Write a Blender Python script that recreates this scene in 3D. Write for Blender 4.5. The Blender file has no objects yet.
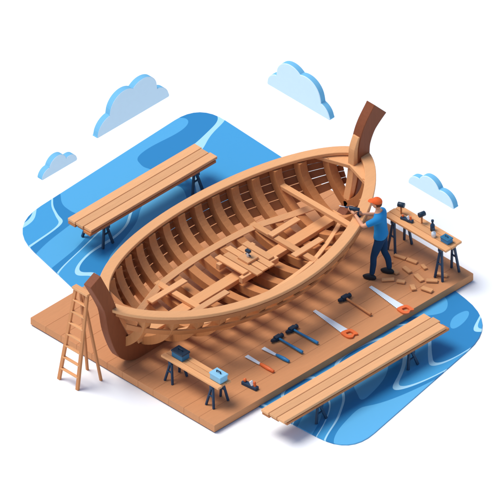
import bpy, bmesh, math, random
from mathutils import Vector, Matrix
random.seed(7)
R2=math.sqrt(0.5)
K=54.0; EL=math.radians(36)
def V(*a): return Vector(a)
def lin(h):
    h=h.lstrip('#'); o=[]
    for i in (0,2,4):
        c=int(h[i:i+2],16)/255
        o.append(c/12.92 if c<=0.04045 else ((c+0.055)/1.055)**2.4)
    return (*o,1)
# ---------------------------------------------------------------- materials
def mat_wood(name,hexc,axis='Y',var=0.16,grain=0.12,rough=0.6):
    m=bpy.data.materials.new(name); m.use_nodes=True
    n=m.node_tree.nodes; l=m.node_tree.links; bs=n['Principled BSDF']
    tc=n.new('ShaderNodeTexCoord'); mp=n.new('ShaderNodeMapping')
    sc={'X':(1.2,16,16),'Y':(16,1.2,16),'Z':(16,16,1.2)}[axis]
    mp.inputs['Scale'].default_value=sc
    no=n.new('ShaderNodeTexNoise'); no.inputs['Scale'].default_value=2.2; no.inputs['Detail'].default_value=5
    no.inputs['Distortion'].default_value=0.6
    geo=n.new('ShaderNodeNewGeometry')
    a=n.new('ShaderNodeMath'); a.operation='MULTIPLY_ADD'; a.inputs[1].default_value=grain*2; a.inputs[2].default_value=1-grain
    b=n.new('ShaderNodeMath'); b.operation='MULTIPLY_ADD'; b.inputs[1].default_value=var; b.inputs[2].default_value=1-var/2
    c=n.new('ShaderNodeMath'); c.operation='MULTIPLY'
    mx=n.new('ShaderNodeVectorMath'); mx.operation='SCALE'; mx.inputs[0].default_value=lin(hexc)[:3]
    l.new(tc.outputs['Object'],mp.inputs[0]); l.new(mp.outputs[0],no.inputs['Vector'])
    l.new(no.outputs['Fac'],a.inputs[0]); l.new(geo.outputs['Random Per Island'],b.inputs[0])
    l.new(a.outputs[0],c.inputs[0]); l.new(b.outputs[0],c.inputs[1]); l.new(c.outputs[0],mx.inputs['Scale'])
    l.new(mx.outputs[0],bs.inputs['Base Color'])
    bp=n.new('ShaderNodeBump'); bp.inputs['Strength'].default_value=0.18; bp.inputs['Distance'].default_value=0.01
    l.new(no.outputs['Fac'],bp.inputs['Height']); l.new(bp.outputs[0],bs.inputs['Normal'])
    bs.inputs['Roughness'].default_value=rough; bs.inputs['Specular IOR Level'].default_value=0.25
    return m
def mat_plain(name,hexc,rough=0.5,metal=0.0,noise=0.06,spec=0.3):
    m=bpy.data.materials.new(name); m.use_nodes=True
    n=m.node_tree.nodes; l=m.node_tree.links; bs=n['Principled BSDF']
    tc=n.new('ShaderNodeTexCoord'); no=n.new('ShaderNodeTexNoise'); no.inputs['Scale'].default_value=9; no.inputs['Detail'].default_value=4
    a=n.new('ShaderNodeMath'); a.operation='MULTIPLY_ADD'; a.inputs[1].default_value=noise*2; a.inputs[2].default_value=1-noise
    mx=n.new('ShaderNodeVectorMath'); mx.operation='SCALE'; mx.inputs[0].default_value=lin(hexc)[:3]
    l.new(tc.outputs['Object'],no.inputs['Vector']); l.new(no.outputs['Fac'],a.inputs[0]); l.new(a.outputs[0],mx.inputs['Scale'])
    l.new(mx.outputs[0],bs.inputs['Base Color'])
    bs.inputs['Roughness'].default_value=rough; bs.inputs['Metallic'].default_value=metal; bs.inputs['Specular IOR Level'].default_value=spec
    return m
M={}
M['plat']=mat_wood('platform_wood','#CB8C5D','Y',0.05,0.09)
M['rib']=mat_wood('rib_wood','#C58350','Z',0.16,0.12)
M['gun']=mat_wood('gunwale_wood','#E0A36E','Y',0.05,0.09)
M['wale']=mat_wood('wale_wood','#BB7746','Y',0.08,0.10)
M['skinpl']=mat_wood('hull_planking','#9A5B32','Y',0.14,0.1)
M['dark']=mat_wood('dark_timber','#834627','Z',0.08,0.16)
M['plankY']=mat_wood('plank_wood_y','#E0A673','Y',0.20,0.12)
M['plankX']=mat_wood('plank_wood_x','#DEA16C','X',0.20,0.12)
M['lad']=mat_wood('ladder_wood','#C98654','Z',0.1,0.1)
M['navy']=mat_plain('navy_steel','#24405A',0.45)
M['black']=mat_plain('black_iron','#1F3446',0.4)
M['steel']=mat_plain('polished_steel','#E2ECF0',0.4,0.05)
M['orange']=mat_plain('orange_plastic','#E8703A',0.4)
M['blue']=mat_plain('blue_plastic','#2C7DB0',0.4)
M['lblue']=mat_plain('light_blue_paint','#8CC3DC',0.5)
M['teal']=mat_plain('teal_box_paint','#2B6C90',0.5)
M['skin']=mat_plain('skin','#E0A07A',0.6,noise=0.03)
M['shirt']=mat_plain('blue_cotton','#2A84BC',0.9,noise=0.08,spec=0.1)
M['pants']=mat_plain('navy_denim','#1F3E5E',0.9,noise=0.1,spec=0.1)
M['shoe']=mat_plain('dark_leather','#22282F',0.5)
M['hair']=mat_plain('brown_hair','#5A3420',0.8)
M['cap']=mat_plain('orange_cap','#EA6632',0.8,spec=0.1)
M['white']=mat_plain('eye_white','#F0F0F0',0.3)
M['lip']=mat_plain('lips','#B8604E',0.6)
M['cface']=mat_plain('cloud_pale_blue','#D2E8F3',0.9,noise=0.02,spec=0.0)
M['crim']=mat_plain('cloud_mid_blue','#76B8DA',0.9,noise=0.02,spec=0.0)
# ---------------------------------------------------------------- mesh builder
class B:
    def __init__(s,name): s.name=name; s.bm=bmesh.new(); s.mats=[]
    def mi(s,k):
        if k not in s.mats: s.mats.append(k)
        return s.mats.index(k)
    def poly(s,rings,k,smooth=False,cap=True):
        m=s.mi(k); vr=[[s.bm.verts.new(p) for p in r] for r in rings]; n=len(vr[0])
        for i in range(len(vr)-1):
            for j in range(n):
                f=s.bm.faces.new((vr[i][j],vr[i][(j+1)%n],vr[i+1][(j+1)%n],vr[i+1][j])); f.material_index=m; f.smooth=smooth
        if cap:
            for r in (vr[0][::-1],vr[-1]):
                f=s.bm.faces.new(r); f.material_index=m
        return vr
    def sweep(s,P,A,Bv,w,h,k):
        n=len(P); rings=[]
        for i in range(n):
            ww=(w[i] if isinstance(w,(list,tuple)) else w)/2; hh=(h[i] if isinstance(h,(list,tuple)) else h)/2
            a=A[i] if isinstance(A,list) else A; b=Bv[i] if isinstance(Bv,list) else Bv
            p=P[i]; rings.append([p-a*ww-b*hh,p+a*ww-b*hh,p+a*ww+b*hh,p-a*ww+b*hh])
        s.poly(rings,k)
    def box(s,c,size,k,rz=0,ry=0,rx=0):
        m=Matrix.Translation(Vector(c))@Matrix.Rotation(rz,4,'Z')@Matrix.Rotation(ry,4,'Y')@Matrix.Rotation(rx,4,'X')
        x,y,z=[q/2 for q in size]
        s.poly([[m@V(-x,-y,-z),m@V(x,-y,-z),m@V(x,y,-z),m@V(-x,y,-z)],[m@V(-x,-y,z),m@V(x,-y,z),m@V(x,y,z),m@V(-x,y,z)]],k)
    def bar(s,p,q,w,h,k,ref=None):
        p=Vector(p);q=Vector(q);d=(q-p).normalized(); ref=Vector(ref) if ref else (V(0,0,1) if abs(d.z)<0.9 else V(1,0,0))
        a=d.cross(ref).normalized(); b=a.cross(d).normalized()
        s.sweep([p,q],a,b,w,h,k)
    def tube(s,P,r,k,n=12,smooth=True):
        P=[Vector(p) for p in P]; rings=[]
        ref=None
        for i,p in enumerate(P):
            d=(P[min(i+1,len(P)-1)]-P[max(i-1,0)]).normalized()
            if ref is None: ref=V(0,0,1) if abs(d.z)<0.9 else V(1,0,0)
            a=d.cross(ref).normalized(); b=d.cross(a).normalized()
            rr=r[i] if isinstance(r,(list,tuple)) else r
            rings.append([p+(a*math.cos(t)+b*math.sin(t))*rr for t in [2*math.pi*j/n for j in range(n)]])
        s.poly(rings,k,smooth)
    def prism(s,pts,d,k,kside=None):
        pts=[Vector(p) for p in pts]; d=Vector(d)
        m=s.mi(k); ms=s.mi(kside) if kside else m
        a=[s.bm.verts.new(p) for p in pts]; b=[s.bm.verts.new(p+d) for p in pts]
        f=s.bm.faces.new(a); f.material_index=m
        f=s.bm.faces.new(b[::-1]); f.material_index=ms
        n=len(a)
        for i in range(n):
            f=s.bm.faces.new((a[i],b[i],b[(i+1)%n],a[(i+1)%n])); f.material_index=ms
    def ball(s,c,r,k,seg=16,fn=None):
        m=s.mi(k); c=Vector(c)
        ret=bmesh.ops.create_uvsphere(s.bm,u_segments=seg,v_segments=max(6,seg*3//4),radius=1)
        for v in ret['verts']:
            p=v.co.copy(); p=V(p.x*r[0],p.y*r[1],p.z*r[2])
            if fn: p=fn(p)
            v.co=c+p
            for f in v.link_faces: f.material_index=m; f.smooth=True
    def done(s,loc=(0,0,0),rz=0,parent=None,bevel=0.006,seg=1,scale=1.0):
        bmesh.ops.recalc_face_normals(s.bm,faces=s.bm.faces)
        me=bpy.data.meshes.new(s.name); s.bm.to_mesh(me); s.bm.free()
        for k in s.mats: me.materials.append(M[k])
        o=bpy.data.objects.new(s.name,me); bpy.context.scene.collection.objects.link(o)
        o.location=loc; o.rotation_euler=(0,0,rz); o.scale=(scale,)*3
        if parent: o.parent=parent
        if bevel:
            b=o.modifiers.new('bev','BEVEL'); b.width=bevel; b.segments=seg; b.limit_method='ANGLE'; b.angle_limit=math.radians(40)
        return o
def empty(name,loc=(0,0,0),rz=0):
    e=bpy.data.objects.new(name,None); bpy.context.scene.collection.objects.link(e); e.location=loc; e.rotation_euler=(0,0,rz); return e
def G(px,py,z=0.0):
    a=(px-250)/(K*R2); b=(py-250+K*math.cos(EL)*z)/(K*R2*math.sin(EL))
    return V((a+b)/2,(a-b)/2,z)
def catmull(pts,n=8,closed=True):
    out=[]; N=len(pts)
    for i in range(N if closed else N-1):
        if closed: p0,p1,p2,p3=pts[(i-1)%N],pts[i],pts[(i+1)%N],pts[(i+2)%N]
        else: p0,p1,p2,p3=pts[max(i-1,0)],pts[i],pts[i+1],pts[min(i+2,N-1)]
        for j in range(n):
            t=j/n
            out.append(0.5*((2*p1)+(p2-p0)*t+(2*p0-5*p1+4*p2-p3)*t*t+(3*p1-p0-3*p2+p3)*t**3))
    if not closed: out.append(pts[-1])
    return out
# ---------------------------------------------------------------- ground
ZG=-0.18
m=bpy.data.materials.new('white_ground'); m.use_nodes=True; n=m.node_tree.nodes; l=m.node_tree.links
bs=n['Principled BSDF']; bs.inputs['Roughness'].default_value=0.95; bs.inputs['Specular IOR Level'].default_value=0
tc=n.new('ShaderNodeTexCoord'); no=n.new('ShaderNodeTexNoise'); no.inputs['Scale'].default_value=1.5
cr=n.new('ShaderNodeValToRGB'); cr.color_ramp.elements[0].color=(0.92,0.92,0.90,1); cr.color_ramp.elements[1].color=(0.94,0.94,0.92,1)
l.new(tc.outputs['Object'],no.inputs['Vector']); l.new(no.outputs['Fac'],cr.inputs[0]); l.new(cr.outputs[0],bs.inputs['Base Color'])
M['ground']=m
b=B('ground'); mi=b.mi('ground'); vs=[b.bm.verts.new(p) for p in ((-300,-300,0),(300,-300,0),(300,300,0),(-300,300,0))]; b.bm.faces.new(vs)
b.done(loc=(0,0,ZG),bevel=0)
# water
def mat_water():
    m=bpy.data.materials.new('water_bands'); m.use_nodes=True; n=m.node_tree.nodes; l=m.node_tree.links
    bs=n['Principled BSDF']; bs.inputs['Roughness'].default_value=0.35; bs.inputs['Specular IOR Level'].default_value=0.2
    tc=n.new('ShaderNodeTexCoord'); mp=n.new('ShaderNodeMapping'); mp.inputs['Rotation'].default_value=(0,0,math.radians(70)); mp.inputs['Scale'].default_value=(0.55,0.26,1)
    mp.inputs['Location'].default_value=(0.35,0.2,0)
    w=n.new('ShaderNodeTexNoise'); w.inputs['Scale'].default_value=1.0; w.inputs['Detail'].default_value=0.3; w.inputs['Distortion'].default_value=0.7
    cr=n.new('ShaderNodeValToRGB'); cr.color_ramp.interpolation='CONSTANT'; e=cr.color_ramp.elements
    e[0].position=0; e[0].color=lin('#55A8D6'); e[1].position=0.39; e[1].color=lin('#3183B8')
    for p,c in ((0.44,'#A9DAF0'),(0.452,'#479DCF'),(0.535,'#A9DAF0'),(0.547,'#3183B8'),(0.60,'#5FAFDB')):
        q=e.new(p); q.color=lin(c)
    l.new(tc.outputs['Object'],mp.inputs[0]); l.new(mp.outputs[0],w.inputs['Vector']); l.new(w.outputs['Fac'],cr.inputs[0]); l.new(cr.outputs[0],bs.inputs['Base Color'])
    nz=n.new('ShaderNodeTexNoise'); nz.inputs['Scale'].default_value=6; bp=n.new('ShaderNodeBump'); bp.inputs['Strength'].default_value=0.12
    l.new(tc.outputs['Object'],nz.inputs['Vector']); l.new(nz.outputs['Fac'],bp.inputs['Height']); l.new(bp.outputs[0],bs.inputs['Normal'])
    return m
M['water']=mat_water()
def rounded(pts,rad):
    out=[]; N=len(pts)
    for i in range(N):
        p=pts[i]; a=(pts[i-1]-p); c=(pts[(i+1)%N]-p); r=rad[i]
        A=p+a.normalized()*r; C=p+c.normalized()*r
        for j in range(9):
            t=j/8; out.append(A*(1-t)**2+p*2*t*(1-t)+C*t*t)
    return out
def water(pts,rad):
    P=rounded([G(x,y,ZG) for x,y in pts],rad)
    b=B('water'); P=[V(p.x,p.y,0) for p in P]; b.prism(P,V(0,0,0.02),'water'); b.done(loc=(0,0,ZG+0.003),bevel=0)
water([(8,228),(200,105),(300,170),(260,300),(90,305)],[0.9,0.7,0.2,0.2,0.1])
water([(255,405),(340,330),(440,280),(498,325),(350,455)],[0.1,0.1,0.1,1.0,0.8])
# ---------------------------------------------------------------- platform
b=B('wooden_platform')
X0,X1,Y0,Y1=-1.37,3.45,-4.38,2.40
nb=12; w=(X1-X0)/nb
for i in range(nb):
    b.box((X0+w*(i+.5),(Y0+Y1)/2,-0.075),(w-0.003,Y1-Y0,0.15),'plat')
b.box(((X0+X1)/2,(Y0+Y1)/2,-0.158),(X1-X0-0.02,Y1-Y0-0.02,0.012),'dark')
b.done(bevel=0.002)
# ---------------------------------------------------------------- ship hull frame
ship=empty('wooden_ship_frame')
YC,LH,SK=-1.14,3.36,0.022
def sec(t):
    Y=YC+LH*t; cx=0.80-SK*(Y-YC)
    W=1.62*max(0,(1-t*t))**0.62
    Zg=1.06+0.36*t*t
    a=max(0,(abs(t)-0.5)/0.5); Zk=0.16+0.42*a**2.2
    return Y,cx,W,Zg,Zk
def sexp(t):
    a=max(0,(abs(t)-0.35)/0.6); return 0.9+0.9*min(1,a)**1.3
def hp(t,u,side,off=0.0):
    Y,cx,W,Zg,Zk=sec(t); ex=sexp(t)
    def f(uu):
        ph=uu*math.pi/2; s=max(1e-6,math.sin(ph))
        return W*s**ex, Zk+(Zg-Zk)*(1-math.cos(ph))
    x,z=f(u); x1,z1=f(min(1,u+0.01)); x0,z0=f(max(0,u-0.01))
    tx,tz=x1-x0,z1-z0; L=math.hypot(tx,tz) or 1; tx/=L; tz/=L
    nx,nz=tz,-tx       # outward
    return V(cx+side*(x+nx*off),Y,z+nz*off), V(side*nx,0,nz), V(side*tx,0,tz)
# ribs
b=B('ribs')
NR=15
rt=[-0.89+1.78*i/(NR-1) for i in range(NR)]
for t in rt:
    P=[];A=[]
    for i in range(-14,15):
        u=abs(i)/14; sd=-1 if i<0 else 1
        p,nn,tt=hp(t,u*0.985,sd,-0.085)
        if i==0: nn=V(0,0,-1)
        P.append(p);A.append(nn)
    b.sweep(P,A,V(0,1,0),0.17,0.175,'rib')
b.done(parent=ship)
def longi(b,u,off,w,h,k,t0=-0.97,t1=0.97,sides=(-1,1),n=48):
    for sd in sides:
        P=[];A=[];C=[]
        for i in range(n+1):
            t=t0+(t1-t0)*i/n
            p,nn,tt=hp(t,u,sd,off)
            P.append(p);A.append(nn);C.append(tt)
        b.sweep(P,A,C,w,h,k)
b=B('stringers')
longi(b,0.78,0.022,0.04,0.14,'wale',sides=(1,))
b.done(parent=ship)
# planking strakes already fitted on the port side: each follows its own band of the hull surface
b=B('side_planking')
ue=[0.50,0.60,0.695,0.785,0.87,0.975]
for q in range(len(ue)-1):
    ua,ub=ue[q]+0.004,ue[q+1]-0.004; rings=[]
    for i in range(57):
        t=-0.96+1.91*i/56
        rings.append([hp(t,ua,-1,0.003)[0],hp(t,ua,-1,0.035)[0],hp(t,ub,-1,0.035)[0],hp(t,ub,-1,0.003)[0]])
    b.poly(rings,'skinpl')
b.done(parent=ship,bevel=0.0)
# gunwale
b=B('gunwale')
def gun(zoff,w,h,k,inset=0.0):
    for sd in (-1,1):
        A=[]
        n=64; th=[ -math.pi/2+math.pi*i/n for i in range(n+1)]
        ts=[math.sin(a)*0.997 for a in th]
        pts=[]
        for t in ts:
            Y,cx,W,Zg,Zk=sec(t); pts.append(V(cx+sd*(W-inset+0.02),Y,Zg+zoff))
        for i in range(n+1):
            d=pts[min(n,i+1)]-pts[max(0,i-1)]; d.z=0; d.normalize(); A.append(V(d.y,-d.x,0))
        b.sweep(pts,A,V(0,0,1),w,h,k)
gun(0.035,0.21,0.07,'gun',0.06)
gun(-0.06,0.05,0.10,'wale',-0.02)
b.done(parent=ship,bevel=0.008)
# keel and posts
def ypost(b,path,wd,thick,k):
    P=catmull([V(0,p[0],p[1]) for p in path],6,False)
    n=len(P); out=[]
    for i in range(n):
        s=i/(n-1)*(len(wd)-1); j=min(int(s),len(wd)-2); w=wd[j]+(wd[j+1]-wd[j])*(s-j)
        d=(P[min(n-1,i+1)]-P[max(0,i-1)]).normalized(); nn=V(0,-d.z,d.y)
        cx=0.80-SK*(P[i].y-YC)
        out.append((P[i]+V(cx,0,0),nn,w))
    b.sweep([o[0] for o in out],V(1,0,0),[o[1] for o in out],thick,[o[2] for o in out],k)
b=B('keel_and_posts')
b.sweep([V(0.80+SK*2.5,YC-2.5,0.09),V(0.80-SK*2.4,YC+2.4,0.09)],V(1,0,0),V(0,0,1),0.2,0.18,'dark')
ypost(b,[(YC-2.3,0.12),(YC-2.75,0.17),(-4.22,0.42),(-4.50,1.0),(-4.66,1.6),(-5.02,2.34)],[0.2,0.34,0.42,0.34,0.28,0.30],0.19,'dark')
ypost(b,[(YC+2.3,0.12),(YC+2.75,0.17),(1.98,0.42),(2.16,0.95),(2.16,1.40),(2.18,1.72),(2.32,2.04),(2.60,2.32)],[0.2,0.34,0.40,0.34,0.30,0.31,0.36,0.46],0.21,'dark')
ypost(b,[(1.82,0.6),(1.94,1.0),(1.98,1.42),(1.99,1.68),(2.06,1.93)],[0.10,0.14,0.14,0.12,0.04],0.16,'gun')
b.done(parent=ship,bevel=0.01)
b=B('breasthooks')
for sg in (-1,1):
    pts=[]
    for t in [0.84,0.89,0.93,0.97,0.995]:
        Y,cx,W,Zg,Zk=sec(sg*t); pts.append((V(cx-W+0.03,Y,Zg-0.006),V(cx+W-0.03,Y,Zg-0.006)))
    Y,cx,W,Zg,Zk=sec(sg*0.90)
    poly=[p[0] for p in pts[0:]]+[p[1] for p in pts[::-1]]
    b.prism(poly+[V(cx,Y,Zg-0.006)],V(0,0,-0.08),'gun' if sg>0 else 'wale')
b.done(parent=ship)
def halfw(t,z):
    Y,cx,W,Zg,Zk=sec(t)
    c=1-(z-Zk)/(Zg-Zk); c=max(-1,min(1,c)); return W*math.sin(math.acos(c))**sexp(t) if c<1 else 0
b=B('keelson')
b.sweep([V(0.80+SK*2.4,YC-2.75,0.40),V(0.80+SK*1.8,YC-1.9,0.385),V(0.80-SK*1.8,YC+1.9,0.385),V(0.80-SK*2.4,YC+2.7,0.40)],V(1,0,0),V(0,0,1),0.24,0.10,'gun')
b.done(parent=ship)
b=B('bilge_stringers')
longi(b,0.36,-0.185,0.03,0.13,'plankY',-0.74,0.74,sides=(-1,1))
b.done(parent=ship)
b=B('floor_timbers')
for t in (rt[4],rt[10]):
    Y,cx,W,Zg,Zk=sec(t); z=0.475+Zk-0.16; hw=halfw(t,z)-0.15
    b.box((cx,Y,z),(2*hw,0.13,0.07),'plankX')
b.done(parent=ship)
b=B('floor_boards')
for q,(x,y0,L) in enumerate(((-0.45,-1.85,0.95),(0.36,-1.6,1.0),(-0.34,1.20,0.75),(0.42,1.05,0.75))):
    b.box((0.80+x,YC+y0+L/2,0.533+0.0015*q),(0.14,L,0.04),'plankY',rz=0.02)
b.done(parent=ship)
b=B('deck_patch')
for i in range(5):
    y=YC+0.0+i*0.165
    b.box((0.74+(-0.08,.05,-.02,.06,-.05)[i],y,0.585),((0.75,0.9,1.0,0.85,0.7)[i],0.145,0.04),'plankX')
for x in (0.44,1.04): b.box((x,YC+0.33,0.50),(0.1,0.95,0.126),'plankY')
b.box((0.76,YC+0.33,0.63),(0.28,0.28,0.05),'plankY')
b.done(parent=ship)
b=B('mast_step')
b.tube([(0.76,YC+0.33,0.655),(0.76,YC+0.33,0.77)],0.03,'steel'); b.box((0.76,YC+0.33,0.785),(0.11,0.07,0.05),'black'); b.tube([(0.70,YC+0.33,0.70),(0.83,YC+0.33,0.70)],0.014,'navy')
b.done(parent=ship)
b=B('cross_beams')
for t,z in ((0.64,0.86),):
    Y,cx,W,Zg,Zk=sec(t); hw=halfw(t,z)-0.05
    b.box((cx,Y,z),(2*hw,0.12,0.08),'plankX')
b.done(parent=ship)
# ---------------------------------------------------------------- plank stacks on trestles
def plank_stack(loc,Ly,zt,legs):
    e=empty('plank_stack',loc)
    b=B('planks')
    for i in range(3):
        L=Ly-random.uniform(0,0.08)
        b.box((-0.2+i*0.2,random.uniform(-.04,.04),zt-0.03),(0.19,L,0.06),'plankY')
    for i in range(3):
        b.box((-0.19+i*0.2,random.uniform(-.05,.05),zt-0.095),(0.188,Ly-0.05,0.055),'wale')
    b.done(parent=e)
    b=B('trestles')
    for y in legs:
        b.box((0,y,zt-0.16),(0.58,0.08,0.07),'navy')
        for sx in (-1,1):
            for sy in (-1,1):
                b.bar((sx*0.2,y+sy*0.03,zt-0.19),(sx*0.27,y+sy*0.13,ZG+0.03),0.05,0.04,'navy')
        for sx in (-1,1): b.box((sx*0.24,y,zt-0.33),(0.03,0.13,0.03),'navy')
    b.done(parent=e,bevel=0.004)
plank_stack((-2.37,-0.42,0),3.35,0.45,(-1.2,1.15))
plank_stack((4.33,-1.58,0),4.3,0.36,(-1.15,1.25))
# ---------------------------------------------------------------- workbenches
def workbench(loc,L,W,zt,splay=0.1):
    e=empty('workbench',loc)
    b=B('top')
    n=3
    for i in range(n):
        b.box((0,-W/2+W/n*(i+.5),zt-0.025),(L-random.uniform(0,.05),W/n-0.008,0.05),'plankX')
    b.done(parent=e)
    b=B('legs')
    for x in (-L/2+0.22,L/2-0.2):
        b.box((x,0,zt-0.09),(0.07,W*0.95,0.07),'navy')
        for sy in (-1,1):
            for sx in (-1,1):
                b.bar((x+sx*0.02,sy*W*0.36,zt-0.12),(x+sx*splay,sy*(W*0.36+0.06),0.0),0.045,0.035,'navy')
            b.box((x,sy*(W*0.36+0.03),zt*0.45),(splay*1.3,0.03,0.03),'navy')
    b.done(parent=e,bevel=0.004)
    return e
workbench((2.5,2.03,0),1.66,0.44,0.75)
workbench((2.42,-3.83,0),1.5,0.36,0.52)
def toolbox(loc,kb,kt,s=1.0,rz=0):
    b=B('toolbox')
    b.box((0,0,0.05*s),(0.24*s,0.17*s,0.10*s),kb); b.box((0,0,0.115*s),(0.26*s,0.19*s,0.03*s),kt)
    b.box((0,0,0.165*s),(0.1*s,0.02*s,0.015*s),'black'); b.box((-0.045*s,0,0.145*s),(0.015*s,0.02*s,0.05*s),'black'); b.box((0.045*s,0,0.145*s),(0.015*s,0.02*s,0.05*s),'black')
    b.done(loc=loc,rz=rz,bevel=0.006)
toolbox((1.98,-3.80,0.522),'teal','black',1.15); toolbox((2.98,-3.80,0.522),'lblue','lblue',1.15)
toolbox((3.12,2.03,0.752),'blue','teal',0.8)
def bottle(loc,k,h=0.16,r=0.035):
    b=B('varnish_bottle')
    b.tube([(0,0,0),(0,0,h*0.6),(0,0,h*0.75),(0,0,h*0.82),(0,0,h)],[r,r,r*0.5,r*0.42,r*0.42],k); b.tube([(0,0,h),(0,0,h+0.03)],r*0.6,'black')
    b.done(loc=loc,bevel=0)
bottle((2.68,2.10,0.752),'navy',0.2,0.045); bottle((2.84,1.97,0.752),'steel',0.15,0.045)
def mallet(loc,rz):
    b=B('mallet'); b.tube([(0,0,0),(0,0,0.17)],[0.016,0.02],'lad'); b.tube([(-0.065,0,0.2),(0.065,0,0.2)],0.05,'black'); b.done(loc=loc,rz=rz,bevel=0.004)
mallet((1.90,2.06,0.752),0.4); mallet((2.38,2.12,0.752),1.4)
def plane_tool(loc,rz,s=1.0):
    b=B('hand_plane'); b.box((0,0,0.025),(0.26,0.07,0.05),'navy'); b.box((0.03,0,0.075),(0.03,0.05,0.07),'steel',ry=-0.6)
    b.ball((-0.09,0,0.075),(0.025,0.025,0.03),'orange',10); b.bar((0.09,0,0.04),(0.075,0,0.12),0.03,0.035,'orange'); b.done(loc=loc,rz=rz,bevel=0.004,scale=s)
plane_tool((2.13,1.98,0.752),0.2)
plane_tool((3.05,-3.05,0.002),0.1,1.35)
# ---------------------------------------------------------------- tools on the platform
TS=1.3
def handsaw(px,py,L=0.62,rz=0.0):
    b=B('handsaw')
    hw=0.075
    pts=[(-L/2,-0.02,0.012),(L/2,-hw,0.012),(L/2,hw*0.8,0.012),(-L/2,0.035,0.012)]
    b.prism(pts,(0,0,0.008),'steel')
    n=22
    for i in range(n):
        s=i/n; y=-0.02+( -hw+0.02)*s; x=-L/2+L*s
        b.prism([(x,y+0.002,0.014),(x+L/n,y+0.002-0.0025,0.014),(x+L/n/2,y-0.012,0.014)],(0,0,0.005),'steel')
    o=[V(L/2-0.03,-0.07,0),V(L/2+0.03,-0.10,0),V(L/2+0.15,-0.09,0),V(L/2+0.19,-0.03,0),V(L/2+0.16,0.03,0),V(L/2+0.18,0.09,0),V(L/2+0.10,0.10,0),V(L/2,0.08,0)]
    o=catmull(o,4); c=V(L/2+0.09,0.0,0)
    rings=[[p+V(0,0,0.002),p+V(0,0,0.032),p.lerp(c,0.55)+V(0,0,0.032),p.lerp(c,0.55)+V(0,0,0.002)] for p in o]
    rings.append(rings[0]); b.poly(rings,'orange',cap=False)
    p=G(px,py,0); b.done(loc=(p.x,p.y,0.002),rz=rz,bevel=0.002,scale=TS*0.92)
def hammer(px,py,L=0.5,rz=0.0,kh='lad'):
    b=B('hammer')
    b.tube([(-L/2,0,0.035),(0,0,0.035),(L/2,0,0.035)],[0.016,0.018,0.024],kh,10)
    b.box((-L/2,0.0,0.035),(0.07,0.11,0.065),'black'); b.tube([(-L/2,0.055,0.035),(-L/2,0.10,0.035)],[0.03,0.036],'black')
    b.prism([(-L/2-0.03,-0.055,0.01),(-L/2+0.03,-0.055,0.01),(-L/2+0.015,-0.13,0.02),(-L/2-0.015,-0.13,0.02)],(0,0,0.04),'black')
    p=G(px,py,0); b.done(loc=(p.x,p.y,0.002),rz=rz,bevel=0.003,scale=TS)
def chisel(px,py,L=0.5,rz=0.0,kh='blue'):
    b=B('chisel')
    b.prism([(-L/2,-0.034,0.012),(-0.02,-0.024,0.012),(0.02,-0.01,0.012),(0.02,0.01,0.012),(-0.02,0.024,0.012),(-L/2,0.034,0.012)],(0,0,0.012),'steel')
    b.tube([(0.0,0,0.024),(0.03,0,0.024),(L*0.3,0,0.024),(L/2,0,0.024)],[0.014,0.024,0.03,0.022],kh,10)
    p=G(px,py,0); b.done(loc=(p.x,p.y,0.002),rz=rz,bevel=0.002,scale=TS)
handsaw(386,298,0.74,-0.05); hammer(358,308,0.55,-0.05)
handsaw(330,322,0.74,-0.05)
hammer(305,338,0.50,0.03,'blue'); hammer(290,347,0.50,0.0,'blue'); chisel(276,356,0.5,0.05,'blue')
chisel(260,365,0.55,0.0,'orange')
b=B('wood_offcuts')
spots=[(389,262),(400,258),(412,262),(424,268),(394,272),(407,271),(419,279),(432,282),(388,281),(401,283),(413,289),(427,291),(441,276)]
for i,(x,y) in enumerate(spots):
    p=G(x,y,0)
    b.box((p.x,p.y,0.022+0.0013*i),(random.uniform(.14,.27),random.uniform(.07,.11),0.035),'plankX',rz=random.uniform(-.6,.9))
b.done(bevel=0.004)
# ---------------------------------------------------------------- ladder
b=B('ladder')
zl=ZG+0.001
ft=[V(0.20,-5.20,zl),V(0.68,-5.20,zl)]; tp=[V(0.36,-4.92,1.85),V(0.66,-4.92,1.85)]
for f,t in zip(ft,tp): b.bar(f,t,0.05,0.07,'lad',(1,0,0))
for i in range(1,8):
    s=i/8; a=ft[0].lerp(tp[0],s); c=ft[1].lerp(tp[1],s); b.bar(a,c,0.06,0.03,'plankX')
b.bar(tp[0]+V(-.05,0,0.01),tp[1]+V(.05,0,0.01),0.12,0.05,'plankX')
b.bar((0.5,-4.88,1.8),(0.78,-4.68,zl),0.045,0.05,'lad',(1,0,0))
b.bar((0.45,-4.88,1.8),(0.36,-4.62,zl),0.045,0.05,'lad',(1,0,0))
b.done(bevel=0.004)
# ---------------------------------------------------------------- clouds
def cloud(px,py,L,circ,axis,z0=12.0,th=0.13):
    N=90; top=[]
    for i in range(N+1):
        s=L*i/N; h=0
        for c,r,h0 in circ:
            if abs(s-c)<r: h=max(h,h0+math.sqrt(r*r-(s-c)**2))
        top.append((s,max(h,0.03)))
    p0=G(px,py,z0)
    prof=[(0.02,0.0)]+top+[(L-0.02,0.0)]
    b=B('cloud')
    if axis=='Y': b.prism([V(0,s,h) for s,h in prof],V(-th,0,0),'cface','crim')
    else: b.prism([V(s,0,h) for s,h in prof],V(0,th,0),'cface','crim')
    b.done(loc=p0,bevel=0.01)
cloud(97,139,1.9,[(0.38,0.36,0.0),(0.72,0.38,0.36),(1.2,0.38,0.38),(1.55,0.34,0.0)],'Y')
cloud(42,181,0.93,[(0.2,0.2,0.0),(0.42,0.23,0.13),(0.72,0.21,0.0)],'Y')
cloud(267,84,1.65,[(0.3,0.3,0.03),(0.62,0.38,0.36),(1.02,0.38,0.30),(1.36,0.28,0.0)],'X')
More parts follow.
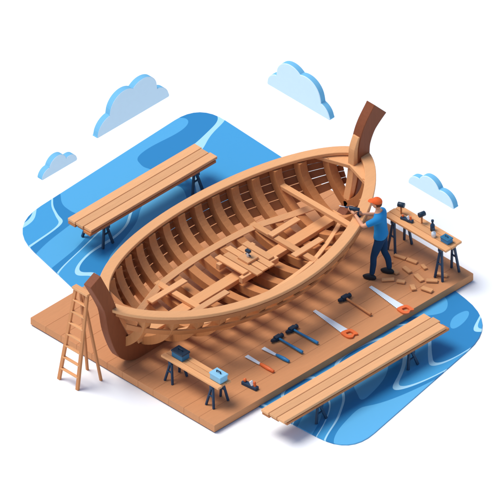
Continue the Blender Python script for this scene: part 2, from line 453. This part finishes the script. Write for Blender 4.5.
cloud(408,183,1.2,[(0.25,0.25,0.0),(0.55,0.28,0.13),(0.92,0.27,0.0)],'X')
# ---------------------------------------------------------------- shipwright
def worker(loc,ang):
    e=empty('ship_builder',loc,ang)   # local +x = facing, +y = left
    J={};E=[]
    def j(n,p,r): J[n]=(V(*p),r)
    j('pel',(0,0,0.93),(0.15,0.12)); j('wai',(0.0,0,1.08),(0.13,0.105)); j('che',(0.02,0,1.27),(0.155,0.115)); j('upc',(0.02,0,1.39),(0.12,0.085)); j('nek',(0.04,0,1.48),(0.055,0.055)); j('hed',(0.065,0,1.57),(0.052,0.052))
    E+= [('pel','wai'),('wai','che'),('che','upc'),('upc','nek'),('nek','hed')]
    W={1:V(0.49,0.06,1.345),-1:V(0.40,-0.04,1.30)}
    for sd,s in ((1,'L'),(-1,'R')):
        S=V(0.03,sd*0.175,1.385); j('sh'+s,tuple(S),(0.068,0.068)); el=V(0.20,sd*0.27,1.18) if sd<0 else V(0.27,sd*0.24,1.24)
        j('ms'+s,tuple(S.lerp(el,0.5)),(0.056,0.056))
        j('el'+s,tuple(el),(0.043,0.043)); j('fa'+s,tuple(el.lerp(W[sd],0.35)),(0.041,0.041)); j('wr'+s,tuple(W[sd]),(0.027,0.03))
        E+=[('upc','sh'+s),('sh'+s,'ms'+s),('ms'+s,'el'+s),('el'+s,'fa'+s),('fa'+s,'wr'+s)]
        fx=0.13 if sd>0 else -0.12
        j('hp'+s,(0,sd*0.095,0.86),(0.10,0.10)); kn=V(fx*0.5+0.04,sd*0.12,0.50)
        j('th'+s,tuple(V(0,sd*0.1,0.86).lerp(kn,0.5)),(0.088,0.088)); j('kn'+s,tuple(kn),(0.066,0.066)); j('ca'+s,(fx*0.8+0.0,sd*0.13,0.34),(0.064,0.064))
        j('an'+s,(fx,sd*0.14,0.10),(0.052,0.052))
        E+=[('pel','hp'+s),('hp'+s,'th'+s),('th'+s,'kn'+s),('kn'+s,'ca'+s),('ca'+s,'an'+s)]
    names=list(J); me=bpy.data.meshes.new('body'); me.from_pydata([J[n][0] for n in names],[(names.index(a),names.index(c)) for a,c in E],[])
    o=bpy.data.objects.new('body',me); bpy.context.scene.collection.objects.link(o)
    sk=o.modifiers.new('s','SKIN'); sk.use_smooth_shade=True
    for i,n in enumerate(names):
        me.skin_vertices[0].data[i].radius=J[n][1]; me.skin_vertices[0].data[i].use_root=(n=='pel')
    ss=o.modifiers.new('ss','SUBSURF'); ss.levels=3; ss.render_levels=3
    dg=bpy.context.evaluated_depsgraph_get(); nm=bpy.data.meshes.new_from_object(o.evaluated_get(dg))
    o.modifiers.clear(); o.data=nm; nm.materials.clear()
    for k in ('shirt','pants','skin'): nm.materials.append(M[k])
    bm=bmesh.new(); bm.from_mesh(nm)
    def cut(co,no): bmesh.ops.bisect_plane(bm,geom=bm.verts[:]+bm.edges[:]+bm.faces[:],plane_co=co,plane_no=no)
    cut(V(0,0,0.93),V(0,0,1)); nkc=V(0.04,0,1.475); nkn=V(0.3,0,1).normalized(); cut(nkc,nkn)
    for s in ('L','R'):
        a=J['ms'+s][0]; d=(J['el'+s][0]-a); pc=a+d*0.35; cut(pc,d.normalized())
    bm.to_mesh(nm); bm.free()
    def segd(p,a,c):
        d=c-a; t=max(0,min(1,(p-a).dot(d)/d.length_squared)); return (p-(a+d*t)).length
    for f in nm.polygons:
        c=f.center; best=min(E,key=lambda ed: segd(c,J[ed[0]][0],J[ed[1]][0])-0.4*(J[ed[0]][1][0]+J[ed[1]][1][0]))
        k=best[1][:2]
        if k in ('fa','wr'): mi=2
        elif k=='el' or (k=='ms'):
            s=best[1][2]; a=J['ms'+s][0]; d=J['el'+s][0]-a; mi=2 if (c-a).dot(d)/d.length_squared>0.35 else 0
        elif (c-nkc).dot(nkn)>0 and abs(c.y)<0.09: mi=2
        else: mi=1 if c.z<0.93 else 0
        f.material_index=mi; f.use_smooth=True
    vs=set()
    for f in nm.polygons:
        if f.material_index==0: vs.update(f.vertices)
    nrm=[v.normal.copy() for v in nm.vertices]
    for i in vs: nm.vertices[i].co+=nrm[i]*0.010
    o.parent=e
    b=B('head'); hc=V(0.085,0,1.645)
    def shp(p):
        q=p.copy()
        if q.z<0: q.y*=1-0.30*(-q.z/0.115)**1.5; q.x*=1-0.12*(-q.z/0.115)
        if q.x<0: q.x*=1.05
        return q
    b.ball(hc,(0.092,0.074,0.115),'skin',24,shp)
    b.prism([hc+V(0.085,-0.016,-0.03),hc+V(0.085,0.016,-0.03),hc+V(0.088,0.006,0.015),hc+V(0.088,-0.006,0.015)],(0.026,0,-0.004),'skin')
    for sd in (-1,1):
        b.ball(hc+V(0.080,sd*0.030,0.008),(0.012,0.014,0.009),'white',8); b.ball(hc+V(0.089,sd*0.030,0.008),(0.005,0.006,0.006),'hair',8)
        b.box(hc+V(0.086,sd*0.030,0.027),(0.008,0.03,0.006),'hair')
        b.ball(hc+V(-0.005,sd*0.075,-0.005),(0.018,0.010,0.028),'skin',10)
    b.box(hc+V(0.082,0,-0.052),(0.012,0.04,0.009),'lip')
    b.ball(hc+V(-0.018,0,0.012),(0.088,0.08,0.10),'hair',20,lambda p: V(min(p.x,0.035),p.y,max(p.z,-0.055)))
    b.done(parent=e,bevel=0)
    b=B('cap')
    b.ball(hc+V(-0.008,0,0.045),(0.103,0.088,0.092),'cap',24,lambda p: V(p.x,p.y,max(p.z,-0.012)))
    br=[V(0.05,-0.078,0),V(0.10,-0.072,-0.004),V(0.155,-0.045,-0.014),V(0.17,0,-0.018),V(0.155,0.045,-0.014),V(0.10,0.072,-0.004),V(0.05,0.078,0)]
    b.prism([hc+V(0,0,0.045)+p for p in br],(0,0,0.012),'cap')
    b.ball(hc+V(-0.008,0,0.138),(0.012,0.012,0.008),'cap',8)
    b.done(parent=e,bevel=0.003)
    b=B('shoes')
    for sd,fx in ((1,0.13),(-1,-0.12)):
        def sf(p): 
            q=p.copy(); q.z=max(q.z,-0.045)
            if q.x>0: q.z*=1-0.45*min(1,q.x/0.13) if q.z>0 else 1
            q.y*=1+0.12*(q.x/0.15); return q
        b.ball((fx+0.045,sd*0.145,0.047),(0.135,0.050,0.075),'shoe',20,sf)
    b.done(parent=e,bevel=0)
    b=B('hand_drill')
    dc=V(0.52,-0.0,1.42)
    b.tube([dc+V(-0.10,0,0),dc+V(-0.09,0,0),dc+V(0.09,0,0),dc+V(0.13,0,0)],[0.03,0.038,0.038,0.022],'black'); b.tube([dc+V(0.13,0,0),dc+V(0.18,0,0)],0.018,'navy'); b.tube([dc+V(0.18,0,0),dc+V(0.30,0,0)],0.007,'steel')
    b.tube([dc+V(-0.06,0,-0.02),dc+V(-0.075,0,-0.15)],[0.024,0.024],'navy'); b.box(dc+V(-0.075,0,-0.17),(0.10,0.06,0.045),'black')
    b.done(parent=e,bevel=0.003)
    b=B('hands')
    g0=dc+V(-0.065,0,-0.05)
    wr=W[-1]; pc=V(g0.x-0.03,-0.03,g0.z-0.03)
    b.tube([wr,wr.lerp(pc,0.5),pc+V(0.0,0,0.0),pc+V(0.015,0.0,0.02)],[0.027,0.034,0.038,0.026],'skin',10)
    for i,(dz,L) in enumerate(((0.02,0.95),(-0.005,1.0),(-0.03,0.95),(-0.053,0.8))):
        P=[];n=7
        for k in range(n):
            a=math.radians(-150+ (k/(n-1))*235*L); P.append(V(g0.x-0.004*i+0.033*math.cos(a),0.033*math.sin(a),g0.z+dz))
        b.tube(P,[0.0105,0.011,0.010,0.0102,0.009,0.009,0.007],'skin',8)
    b.tube([V(pc.x,-0.02,g0.z+0.01),V(g0.x-0.03,0.015,g0.z+0.035),V(g0.x,0.038,g0.z+0.03),V(g0.x+0.03,0.036,g0.z+0.022)],[0.014,0.013,0.011,0.008],'skin',8)
    wl=W[1]; c0=dc+V(0.05,0,0); pl=c0+V(-0.01,0.02,-0.055)
    b.tube([wl,wl.lerp(pl,0.5),pl,pl+V(0.03,-0.01,0.005)],[0.027,0.033,0.036,0.026],'skin',10)
    for i,(dx,L) in enumerate(((0.045,0.95),(0.02,1.0),(-0.004,0.95),(-0.027,0.8))):
        P=[];n=7
        for k in range(n):
            a=math.radians(-60-(k/(n-1))*190*L); P.append(V(c0.x+dx,0.048*math.cos(a),c0.z+0.048*math.sin(a)))
        b.tube(P,[0.0105,0.011,0.010,0.0102,0.009,0.009,0.007],'skin',8)
    b.tube([pl+V(0.02,0.02,0.01),c0+V(0.04,0.046,-0.015),c0+V(0.05,0.048,0.015),c0+V(0.055,0.035,0.035)],[0.014,0.013,0.011,0.008],'skin',8)
    b.done(parent=e,bevel=0)
    return e
worker((2.30,1.13,0.0),math.radians(206))
# ---------------------------------------------------------------- light, world, camera
sd=V(-0.80,-0.50,0); sd.normalize(); SE=math.radians(64)
tosun=V(sd.x*math.cos(SE),sd.y*math.cos(SE),math.sin(SE))
L=bpy.data.lights.new('sun','SUN'); L.energy=2.9; L.angle=math.radians(32); L.color=(1,0.96,0.90)
so=bpy.data.objects.new('sun',L); bpy.context.scene.collection.objects.link(so); so.rotation_euler=(-tosun).to_track_quat('-Z','Y').to_euler(); so.location=tosun*30
wd=bpy.data.worlds.new('World'); bpy.context.scene.world=wd; wd.use_nodes=True
n=wd.node_tree.nodes; l=wd.node_tree.links; sky=n.new('ShaderNodeTexSky'); sky.sky_type='NISHITA'; sky.sun_disc=False
sky.sun_elevation=SE; sky.sun_rotation=math.atan2(tosun.x,tosun.y)
l.new(sky.outputs[0],n['Background'].inputs['Color']); n['Background'].inputs['Strength'].default_value=0.15
cam=bpy.data.cameras.new('camera'); cam.type='ORTHO'; cam.ortho_scale=500/K; cam.clip_end=1000
co=bpy.data.objects.new('camera',cam); bpy.context.scene.collection.objects.link(co)
vd=V(R2*math.cos(EL),-R2*math.cos(EL),math.sin(EL)); co.location=vd*60; co.rotation_euler=(-vd).to_track_quat('-Z','Y').to_euler()
bpy.context.scene.camera=co
sc=bpy.context.scene; sc.view_settings.view_transform='Standard'; sc.view_settings.look='None'; sc.view_settings.exposure=0
